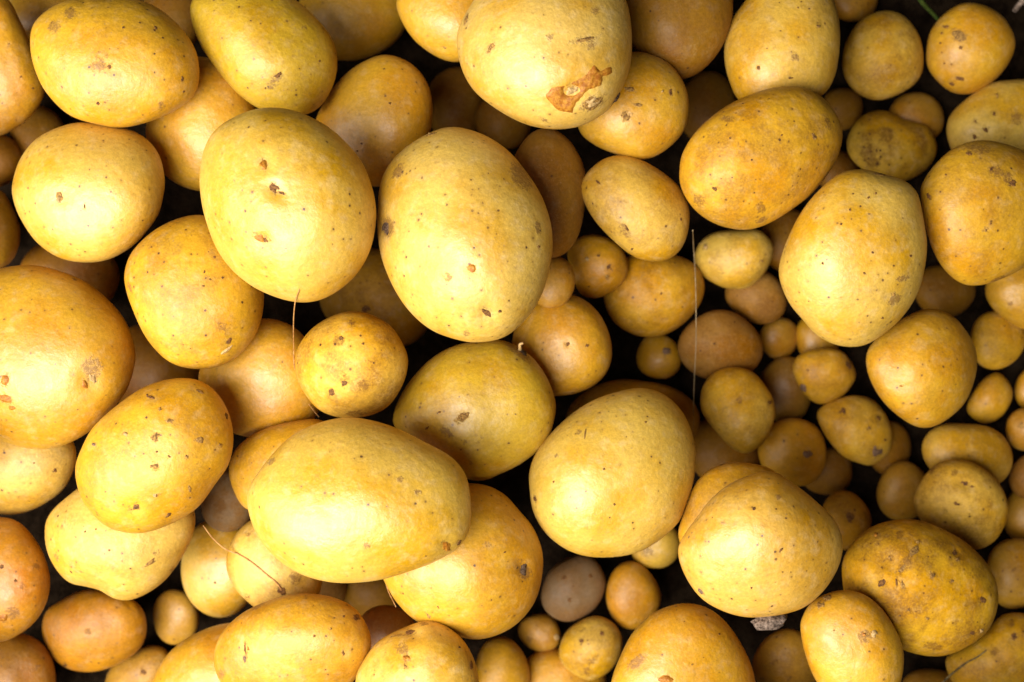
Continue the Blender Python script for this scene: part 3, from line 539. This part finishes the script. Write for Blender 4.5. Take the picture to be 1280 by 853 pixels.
class Tuber:
    def __init__(self, d, seed):
        self.d = d
        self.rng = np.random.RandomState(seed)
        NA = 720
        th = np.linspace(0, 2 * math.pi, NA, endpoint=False)
        o = d['out']
        if isinstance(o, tuple):
            cx, cy, a, b, ang = o
            ang = math.radians(ang)
            r = a * b / np.sqrt((b * np.cos(th - ang)) ** 2 + (a * np.sin(th - ang)) ** 2)
            k = self.rng.uniform(0, 2 * math.pi, 3)
            r = r * (1 + 0.030 * np.cos(3 * th + k[0]) + 0.022 * np.cos(2 * th + k[1]) + 0.012 * np.cos(4 * th + k[2]))
        else:
            p = np.array(o, float)
            q = np.roll(p, -1, 0)
            cr = p[:, 0] * q[:, 1] - q[:, 0] * p[:, 1]
            A = cr.sum() / 2
            cx, cy = ((p + q) * cr[:, None]).sum(0) / (6 * A)
            # closed Catmull-Rom through the traced points, then radius by angle
            pts = []
            for i in range(len(p)):
                p0, p1, p2, p3 = p[i - 1], p[i], p[(i + 1) % len(p)], p[(i + 2) % len(p)]
                t = np.linspace(0, 1, 24, endpoint=False)[:, None]
                pts.append(0.5 * (2 * p1 + (p2 - p0) * t + (2 * p0 - 5 * p1 + 4 * p2 - p3) * t ** 2 + (3 * p1 - p0 - 3 * p2 + p3) * t ** 3))
            c = np.concatenate(pts) - (cx, cy)
            an = np.arctan2(c[:, 1], c[:, 0]) % (2 * math.pi)
            s = np.argsort(an)
            an, rr = an[s], np.hypot(c[s, 0], c[s, 1])
            r = np.interp(th, np.r_[an[-1] - 2 * math.pi, an, an[0] + 2 * math.pi], np.r_[rr[-1], rr, rr[0]])
            ker = np.hanning(27)
            ker /= ker.sum()
            r = np.convolve(np.r_[r[-13:], r, r[:13]], ker, 'valid')
        self.cx, self.cy, self.R = cx, cy, r
        # smooth companion: 1/r^2 limited to its second harmonic is an ellipse
        g = 1 / r ** 2
        a0 = g.mean()
        a2, b2 = 2 * (g * np.cos(2 * th)).mean(), 2 * (g * np.sin(2 * th)).mean()
        amp = min(math.hypot(a2, b2), 0.75 * a0)
        ph = math.atan2(b2, a2)
        self.E = 1 / np.sqrt(a0 + amp * np.cos(2 * th - ph))
        self.short = 1 / math.sqrt(a0 + amp)
        self.long = 1 / math.sqrt(a0 - amp)
        self.c = d['th'] * (0.75 * self.short + 0.25 * math.sqrt(self.short * self.long))     # half thickness, px
        t = d['tilt']
        if t == (0, 0):
            t = tuple(self.rng.uniform(-0.16, 0.16, 2))
        self.tilt = t
        self.dir = np.array([(cx - W0 / 2) / F, -(cy - H0 / 2) / F, -1.0])
        self.up = -self.dir / np.linalg.norm(self.dir)
        self.lump = [(self.rng.normal(size=3) * 2.0, self.rng.uniform(0, 6.28), self.rng.uniform(0.008, 0.022)) for _ in range(7)]
        self.lump += [(self.rng.normal(size=3) * 4.2, self.rng.uniform(0, 6.28), self.rng.uniform(0.002, 0.007)) for _ in range(6)]

    def look(self, tab, th):
        x = (th % (2 * math.pi)) * (720 / (2 * math.pi))
        i = np.floor(x).astype(int)
        f = x - i
        return tab[i % 720] * (1 - f) + tab[(i + 1) % 720] * f

    def uvw(self, dirs):
        """pixel-space surface: u right, v down (photo), w towards the lens"""
        th = np.arctan2(dirs[:, 1], dirs[:, 0])
        cp = np.hypot(dirs[:, 0], dirs[:, 1])
        k = cp ** 2
        rad = cp * (self.look(self.R, th) * k + self.look(self.E, th) * (1 - k))
        u, v, w = rad * np.cos(th), rad * np.sin(th), dirs[:, 2] * self.c
        f = np.ones(len(dirs))
        for q, p, a in self.lump:
            f += a * np.sin(dirs @ q + p)
        fade = 1 - 0.8 * k
        f = 1 + (f - 1) * fade
        return np.stack([u * f, v * f, w * f + (self.tilt[0] * u + self.tilt[1] * v)], 1)

    def to_local(self, uvw, t):
        s = t / F
        return np.stack([uvw[:, 0] * s, -uvw[:, 1] * s, np.zeros(len(uvw))], 1) + (uvw[:, 2] * s)[:, None] * self.up

    def centre(self, t):
        return np.array([0, 0, CAM_H]) + self.dir * t

    def inside(self, pts, t):
        """how deep (m, about) world points lie inside the tuber placed at distance t"""
        s = t / F
        q = pts - self.centre(t)
        w = q[:, 2] / self.up[2]
        u = (q[:, 0] - w * self.up[0]) / s
        v = -(q[:, 1] - w * self.up[1]) / s
        w = w / s - (self.tilt[0] * u + self.tilt[1] * v)
        rho = np.sqrt((np.hypot(u, v) / self.look(self.R, np.arctan2(v, u))) ** 2 + (w / self.c) ** 2)
        return (1 - rho) * self.short * s


# ------------------------------------------------------------------ let the heap settle, bottom layer first
TOL = 0.0022
V3 = ICO[3][0]
placed = []
N_DEEP = [d['key'] for d in CAT].index('P42')


def settle(T):
    T.uv3 = T.uvw(V3)
    near = [S for S in placed if math.hypot(S.cx - T.cx, S.cy - T.cy) < (S.long + T.long) * 1.15]

    def hits(t):
        pts = T.to_local(T.uv3, t) + T.centre(t)
        if pts[:, 2].min() < 0.0005:
            return True
        for S in near:
            if T.inside(S.world, t).max() > TOL or S.inside(pts, S.t).max() > TOL:
                return True
        return False
    t = 0.40
    while not hits(t + 0.006):
        t += 0.006
    for st in (0.003, 0.0015, 0.0007):
        if not hits(t + st):
            t += st
    T.t = t
    T.world = T.to_local(T.uv3, t) + T.centre(t)


tubers = [Tuber(d, 100 + i) for i, d in enumerate(CAT)]
for T in tubers[:N_DEEP]:
    settle(T)
    placed.append(T)
# potatoes buried right under the ones of the upper layers: they carry them
buried = []
for step in (0, 1):
    for i, U in enumerate(tubers[N_DEEP:]):
        k = 0.80
        if step and U.short < 58:
            continue
        B = Tuber(dict(key='buried', tone='BYG'[i % 3], out=(U.cx, U.cy, U.short * k, U.short * k * 0.92, (i * 37 + step * 70) % 180), th=0.95, tilt=(0, 0),
                       label='buried potato carrying a potato of the upper layers, out of sight', dirt=0.35, dots=0.3, spots=(), crease=(), lvl=4), 900 + i + 200 * step)
        settle(B)
        if step or B.world[:, 2].min() < 0.012:
            placed.append(B)
            buried.append(B)
for T in tubers[N_DEEP:]:
    settle(T)
    placed.append(T)
# the heap goes on past the edges of the picture
rr_ = random.Random(11)
rim = []
for side, n in (('l', 7), ('r', 6), ('t', 9), ('b', 9)):
    for k in range(n):
        f = (k + 0.5) / n
        rad = rr_.uniform(72, 92)
        if side in 'lr':
            x, y = (-48 - rad if side == 'l' else W0 + 50 + rad), -60 + f * (H0 + 120)
        else:
            x, y = -40 + f * (W0 + 80), (-52 - rad if side == 't' else H0 + 62 + rad)
        if side == 't' and x > 1080:
            continue
        rim.append(Tuber(dict(key='rim', tone='YGPY'[k % 4], out=(x, y, rad, rad * rr_.uniform(0.8, 0.95), rr_.uniform(0, 180)), th=0.9, tilt=(0, 0),
                              label='yellow potato on the outskirts of the heap, beyond the other potatoes', dirt=0.3, dots=0.35, spots=(), crease=(), lvl=4), 1300 + len(rim)))
for T in rim:
    settle(T)
    placed.append(T)
# keep only the buried ones that do carry something
for B in buried:
    if any(T.inside(B.world, T.t).max() > 0.0004 or B.inside(T.world, B.t).max() > 0.0004 for T in tubers[N_DEEP:]
           if math.hypot(T.cx - B.cx, T.cy - B.cy) < T.long + B.long):
        tubers.append(B)
tubers += rim


def seg_dist(p, a, b):
    a, b = np.array(a, float), np.array(b, float)
    ab = b - a
    k = np.clip(((p - a) @ ab) / (ab @ ab), 0, 1)
    return np.hypot(*(p - a - k[:, None] * ab).T)


def smooth(x):
    x = np.clip(x, 0, 1)
    return x * x * (3 - 2 * x)


def mesh_obj(name, verts, faces, mat, parent=None, smooth_shade=True):
    m = bpy.data.meshes.new(name)
    m.from_pydata([], [], []) if len(verts) == 0 else m.from_pydata(verts.tolist() if hasattr(verts, 'tolist') else verts, [], faces.tolist() if hasattr(faces, 'tolist') else faces)
    m.materials.append(mat)
    if smooth_shade:
        m.polygons.foreach_set('use_smooth', [True] * len(m.polygons))
    m.update()
    o = bpy.data.objects.new(name, m)
    COL.objects.link(o)
    if parent is not None:
        o.parent = parent
    return o


def noise2(rng, n=5, f=1.0):
    return [(rng.normal(size=2) * f, rng.uniform(0, 6.28), rng.uniform(0.5, 1.0)) for _ in range(n)]


def patch(T, bvh, rng, x, y, r, kind, asp, ang, parent, poly=None, hole=None):
    """a ragged corky patch that lies on the skin and dips under it at its rim"""
    N = 22 if r > 5 else 14
    if poly is not None:
        N = 60
    s = T.t / F
    ca, sa = math.cos(math.radians(ang)), math.sin(math.radians(ang))
    g = np.linspace(-1.45, 1.45, N)
    A, B = np.meshgrid(g, g, indexing='ij')
    n1 = noise2(rng, 6, 3.2)
    wob = sum(a * np.sin(A * q[0] + B * q[1] + p) for q, p, a in n1) / 6
    mask = 1 - np.hypot(A, B) + (0.45 if kind == 'o' else 0.85) * wob
    U = (A * r * ca - B * r * asp * sa) + (x - T.cx)
    Vv = (A * r * sa + B * r * asp * ca) + (y - T.cy)
    if poly is not None:
        q = np.stack([U.ravel() + T.cx, Vv.ravel() + T.cy], 1)
        ins = np.zeros(len(q), bool)
        dist = np.full(len(q), 1e9)
        for k in range(len(poly)):
            (x0, y0), (x1, y1) = poly[k - 1], poly[k]
            dist = np.minimum(dist, seg_dist(q, poly[k - 1], poly[k]))
            if y0 != y1:
                ins ^= ((y0 > q[:, 1]) != (y1 > q[:, 1])) & (q[:, 0] < (x1 - x0) * (q[:, 1] - y0) / (y1 - y0) + x0)
        sd = np.where(ins, dist, -dist)
        if hole:
            sd = np.minimum(sd, (np.hypot((q[:, 0] - hole[0]) / hole[2], (q[:, 1] - hole[1]) / hole[3]) - 1) * 6)
        mask = sd.reshape(N, N) / 6 + 0.35 * sum(a * np.sin(A * q_[0] * 4 + B * q_[1] * 4 + p) for q_, p, a in n1) / 6
    up = Vector(T.up)
    idx = -np.ones((N, N), int)
    vs = []
    hgt = {'w': 0.0009, 'm': 0.0008, 'k': 0.0010, 'o': 0.0009, 't': 0.0005, 'e': 0.0004}[kind]
    for a in range(N):
        for b in range(N):
            if mask[a, b] < -0.25:
                continue
            p = Vector((U[a, b] * s, -Vv[a, b] * s, 0)) + up * 0.25
            hit, nor, _, _ = bvh.ray_cast(p, -up)
            if hit is None or nor.dot(up) < 0.12:
                continue
            h = -0.00022 + hgt * min(1.0, max(-0.5, mask[a, b] * 1.6)) * (0.75 + 0.5 * rng.rand())
            if kind == 'e':
                h = -0.00012 + hgt * min(1.0, max(-0.5, mask[a, b] * 2.5))
            idx[a, b] = len(vs)
            vs.append((hit + nor * h)[:])
    fs = []
    for a in range(N - 1):
        for b in range(N - 1):
            q = (idx[a, b], idx[a + 1, b], idx[a + 1, b + 1], idx[a, b + 1])
            if min(q) >= 0:
                fs.append(q)
    if len(fs) < 4:
        return
    used = sorted({k for q in fs for k in q})
    re = {k: n for n, k in enumerate(used)}
    # keep only the largest connected island, so that one part is one piece
    adj = {}
    for q in fs:
        for k in range(4):
            adj.setdefault(q[k], set()).update((q[k - 1], q[(k + 1) % 4]))
    best, seen = set(), set()
    for k in used:
        if k in seen:
            continue
        comp, stack = set(), [k]
        while stack:
            z = stack.pop()
            if z in comp:
                continue
            comp.add(z)
            stack.extend(adj[z] - comp)
        seen |= comp
        if len(comp) > len(best):
            best = comp
    fs = [q for q in fs if q[0] in best]
    used = sorted(best)
    re = {k: n for n, k in enumerate(used)}
    mesh_obj(PARTNAME[kind], [vs[k] for k in used], [[re[k] for k in q] for q in fs], CORK[kind], parent)


OBJ = {}
for i, T in enumerate(tubers):
    d = T.d
    px = T.long
    lvl = d['lvl'] or (5 if px > 48 else 4)
    dirs, faces = ICO[lvl]
    uvw = T.uvw(dirs)
    # outward normal, about
    nrm = np.stack([uvw[:, 0] / T.short ** 2, uvw[:, 1] / T.short ** 2, dirs[:, 2] / T.c], 1)
    nrm /= np.linalg.norm(nrm, axis=1)[:, None]
    front = dirs[:, 2] > 0.02
    pp = uvw[:, :2] + (T.cx, T.cy)
    disp = np.zeros(len(dirs))
    stain = np.zeros(len(dirs))
    spots = [(s + (1.0, 0.0))[:6] if len(s) == 4 else s for s in d['spots']]
    for (x, y, r, kind, asp, ang) in spots:
        ca, sa = math.cos(math.radians(ang)), math.sin(math.radians(ang))
        dx, dy = pp[:, 0] - x, pp[:, 1] - y
        e = np.hypot((dx * ca + dy * sa), (-dx * sa + dy * ca) / asp) / r
        if kind == 'd':
            disp -= front * 0.24 * r * math.sqrt(asp) * np.exp(-(e * 1.15) ** 2)
        elif kind == 's':
            stain = np.maximum(stain, front * 0.85 * smooth(1.5 - e))
        else:
            if kind in 'ek' and r >= 4:
                disp -= front * 0.34 * r * asp * np.exp(-(e * 0.8) ** 2)
                disp += front * 0.12 * r * asp * np.exp(-((e - 1.9) / 0.6) ** 2) * (0.5 - 0.5 * np.tanh((dx * -sa + dy * ca) / (r * asp)))
            stain = np.maximum(stain, front * (0.62 if r >= 4 else 0.4) * smooth(1.8 - e))
    for line in d['crease']:
        dist = np.min([seg_dist(pp, line[k], line[k + 1]) for k in range(len(line) - 1)], 0)
        wd = 0.075 * T.short if px < 60 else 0.055 * T.short
        ck = 0.5
        disp -= front * 0.75 * ck * wd * np.exp(-(dist / wd) ** 2)
        disp += front * 0.10 * ck * wd * np.exp(-((dist - 2.3 * wd) / (1.2 * wd)) ** 2)
        stain = np.maximum(stain, front * 0.40 * np.exp(-(dist / (0.5 * wd)) ** 2))
    uvw = uvw + nrm * disp[:, None]
    loc = T.to_local(uvw, T.t)
    m = bpy.data.meshes.new('potato')
    m.vertices.add(len(loc))
    m.vertices.foreach_set('co', loc.astype(np.float32).ravel())
    # photo v points down, so faces keep outward order when reversed
    ff = faces[:, ::-1]
    m.loops.add(ff.size)
    m.loops.foreach_set('vertex_index', ff.astype(np.int32).ravel())
    m.polygons.add(len(ff))
    m.polygons.foreach_set('loop_start', np.arange(0, ff.size, 3, dtype=np.int32))
    m.polygons.foreach_set('use_smooth', np.ones(len(ff), dtype=bool))
    m.update(calc_edges=True)
    a = m.attributes.new('stain', 'FLOAT', 'POINT')
    a.data.foreach_set('value', stain.astype(np.float32))
    m.materials.append(SKIN)
    o = bpy.data.objects.new('potato', m)
    COL.objects.link(o)
    o.location = T.centre(T.t)
    j = T.rng.uniform(-1, 1, 3)
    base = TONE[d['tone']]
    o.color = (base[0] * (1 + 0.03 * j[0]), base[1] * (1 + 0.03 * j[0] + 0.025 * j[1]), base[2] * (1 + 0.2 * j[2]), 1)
    o['dirt'] = float(d['dirt'])
    o['dots'] = float(d['dots'])
    o['label'] = d['label']
    o['category'] = 'potato'
    o['group'] = 'potatoes in the heap'
    if d['key'] == 'buried':
        o['group'] = 'potatoes buried under the heap'
    if d['key'] == 'rim':
        o['group'] = 'potatoes on the outskirts of the heap'
    OBJ[d['key']] = o
    T.obj = o
    pt = [(s[0], s[1], s[2] * (0.55 if s[2] < 3.2 else 0.68 if s[2] < 5 else 0.85 if s[3] == 'e' else 1.0), *s[3:]) for s in spots if s[3] not in 'ds']
    T.bvh = None
    if pt or d['key'] in ('P8', 'P20', 'P24', 'P26', 'P88'):
        T.bvh = BVHTree.FromPolygons(loc.tolist(), ff.tolist(), all_triangles=True)
    for s in pt:
        patch(T, T.bvh, T.rng, *s, o)
    if d['key'] == 'P38':
        patch(T, T.bvh, T.rng, 722, 110, 36, 'o', 1.0, 0, o,
              [(681, 117), (689, 106), (710, 103), (731, 90), (740, 79), (748, 86), (762, 81), (763, 91), (751, 94), (750, 105), (735, 110),
               (719, 125), (715, 139), (697, 136), (686, 124)], (713, 110, 9, 6))
TUB = {T.d['key']: T for T in tubers}


# ------------------------------------------------------------------ roots, straw, stems and crumbs
def tube(name, pts, radii, mat, parent=None, seg=7):
    pts = [Vector(p) for p in pts]
    vs, fs = [], []
    prev = None
    for k, p in enumerate(pts):
        tan = (pts[min(k + 1, len(pts) - 1)] - pts[max(k - 1, 0)]).normalized()
        side = tan.cross(Vector((0, 0, 1)))
        if side.length < 0.05:
            side = tan.cross(Vector((1, 0, 0)))
        side.normalize()
        if prev is not None and side.dot(prev) < 0:
            side = -side
        prev = side
        up = side.cross(tan)
        for q in range(seg):
            a = 2 * math.pi * q / seg
            vs.append((p + (side * math.cos(a) + up * math.sin(a)) * radii[k])[:])
        if k:
            for q in range(seg):
                fs.append(((k - 1) * seg + q, (k - 1) * seg + (q + 1) % seg, k * seg + (q + 1) % seg, k * seg + q))
    fs.append(tuple(range(seg))[::-1])
    fs.append(tuple(range((len(pts) - 1) * seg, len(pts) * seg)))
    return mesh_obj(name, vs, fs, mat, parent)


def spline(p, n=8):
    p = [np.array(q, float) for q in p]
    out = []
    for i in range(len(p) - 1):
        p0, p1, p2, p3 = p[max(i - 1, 0)], p[i], p[i + 1], p[min(i + 2, len(p) - 1)]
        for t in np.linspace(0, 1, n, endpoint=False):
            out.append(0.5 * (2 * p1 + (p2 - p0) * t + (2 * p0 - 5 * p1 + 4 * p2 - p3) * t * t + (3 * p1 - p0 - 3 * p2 + p3) * t ** 3))
    out.append(p[-1])
    return out


def world_at(x, y, t):
    return np.array([(x - W0 / 2) / F * t, -(y - H0 / 2) / F * t, CAM_H - t])


def top_of(key, x, y):
    """distance of the front skin of a tuber below a photo pixel"""
    T = TUB[key]
    d = Vector(((x - W0 / 2) / F, -(y - H0 / 2) / F, -1.0)).normalized()
    o = Vector((0, 0, CAM_H)) - Vector(T.centre(T.t))
    hit = T.bvh.ray_cast(o, d)[0]
    return None if hit is None else CAM_H - (hit.z + T.centre(T.t)[2])


def strand(name, key, pix, mat, r0, r1, parent=None):
    """a strand given by pixels and distances; parent: the tuber it grows from"""
    pts = spline([world_at(x, y, t) for x, y, t in pix])
    if parent is not None:
        c = np.array(parent.location)
        pts = [p - c for p in pts]
    n = len(pts)
    rr = [r0 + (r1 - r0) * k / (n - 1) for k in range(n)]
    return tube(name, pts, rr, mat, parent)


def tag(o, label, cat):
    o['label'] = label
    o['category'] = cat
    return o


# root hanging from the big three-eyed potato, down past the small round tan one
t8 = top_of('P8', 374, 362)
tz = TUB['P23'].t
strand('root', 'P8', [(376, 357, t8 - 0.0004), (373, 365, t8 + 0.001), (369, 378, t8 + 0.010), (367, 400, t8 + 0.022), (367, 430, tz + 0.002), (368, 460, tz + 0.008), (374, 485, tz + 0.012), (388, 508, tz + 0.016), (399, 522, tz + 0.018)],
       ROOT_MAT, 0.00032, 0.00018, OBJ['P8'])
# curved root over the pale potato under the long one
pix = [(352, 738), (346, 729), (335, 720), (322, 709), (310, 700), (300, 694)]
ds = [top_of('P20', x, y) for x, y in pix]
ds = [q if q is not None else TUB['P20'].t for q in ds]
pp_ = [(x, y, q - 0.0003) for (x, y), q in zip(pix, ds)]
pp_ += [(287, 689, ds[-1] + 0.002), (277, 683, ds[-1] + 0.003), (266, 673, ds[-1] + 0.004), (259, 664, ds[-1] + 0.004), (254, 657, ds[-1] + 0.003)]
strand('root', 'P20', pp_, ROOT_MAT, 0.00042, 0.00028, OBJ['P20'])
# broken stalk on the yellow-green potato
t24 = top_of('P24', 650, 438)
strand('stalk', 'P24', [(648, 441, t24 + 0.0005), (650, 436, t24 - 0.002), (650, 431, t24 - 0.004), (654, 429, t24 - 0.005)], CORK['w'], 0.0010, 0.0006, OBJ['P24'])
# fine straw at the left rim of the scar-eyed potato
t26 = TUB['P26'].t
strand('root', 'P26', [(481, 724, t26 - 0.002), (485, 738, t26 + 0.001), (490, 749, t26 + 0.003), (495, 759, t26 + 0.004)], ROOT_MAT, 0.0003, 0.00022, OBJ['P26'])
# pale thread
t98, t54 = TUB['P98'].t, TUB['P54'].t
ts = min(TUB['P49'].t, TUB['P52'].t, t54) - 0.027
tag(strand('straw', None, [(866, 288, min(t98 + 0.004, ts)), (867, 310, ts), (869, 340, ts), (870, 380, ts), (870, 430, ts + 0.002), (868, 470, ts + 0.005), (867, 510, ts + 0.010), (867, 545, ts + 0.016)], STRAW_MAT, 0.00030, 0.00018),
    'thin pale straw running past the small smooth yellow potato', 'straw')
# dry stem on the corner potato
pix = [(1176, 856), (1186, 846), (1198, 836), (1209, 828), (1221, 822), (1233, 813)]
ds = [top_of('P88', x, y) for x, y in pix]
lo = max(q for q in ds if q is not None)
stem = tag(strand('dry_stem', None, [(x, y, (q if q is not None else lo) - 0.0012) for (x, y), q in zip(pix, ds)], STEM_MAT, 0.0006, 0.00030),
           'short dry plant stem lying across the creased tan potato', 'stem')
# green stem and grey root in the dark corner
tag(strand('green_stem', None, [(1143, -14, TUB['P95'].t - 0.020), (1152, 2, TUB['P95'].t - 0.012), (1162, 13, TUB['P95'].t - 0.004), (1176, 28, TUB['P95'].t + 0.006)], GREEN_MAT, 0.0016, 0.0011),
    'short green plant stem beside the golden potato with a crusted eye', 'stem')
tag(strand('dead_root', None, [(1268, 14, TUB['P95'].t + 0.010), (1274, 6, TUB['P95'].t + 0.006), (1282, -2, TUB['P95'].t + 0.004), (1292, -8, TUB['P95'].t + 0.004)], CLOD_MAT, 0.0014, 0.0024),
    'grey shrivelled root on the dark ground near the crusted-eye potato', 'root')


def crumb(name, x, y, t, rx, ry, rz, label, cat, seed):
    rng = np.random.RandomState(seed)
    v, f = ICO[3]
    r = np.ones(len(v))
    for _ in range(14):
        q = rng.normal(size=3) * rng.choice([2.5, 5, 9])
        r += rng.uniform(0.03, 0.09) * np.sin(v @ q + rng.uniform(0, 6))
    o = mesh_obj(name, v * r[:, None] * (rx, ry, rz), f, CLOD_MAT)
    o.location = world_at(x, y, t)
    return tag(o, label, cat)


tb = TUB['P68'].t
crumb('soil_crumb', 961, 776, tb + 0.006, 0.0074, 0.0044, 0.006, 'grey dry soil crumb under the pale finely dotted potato', 'soil', 3)
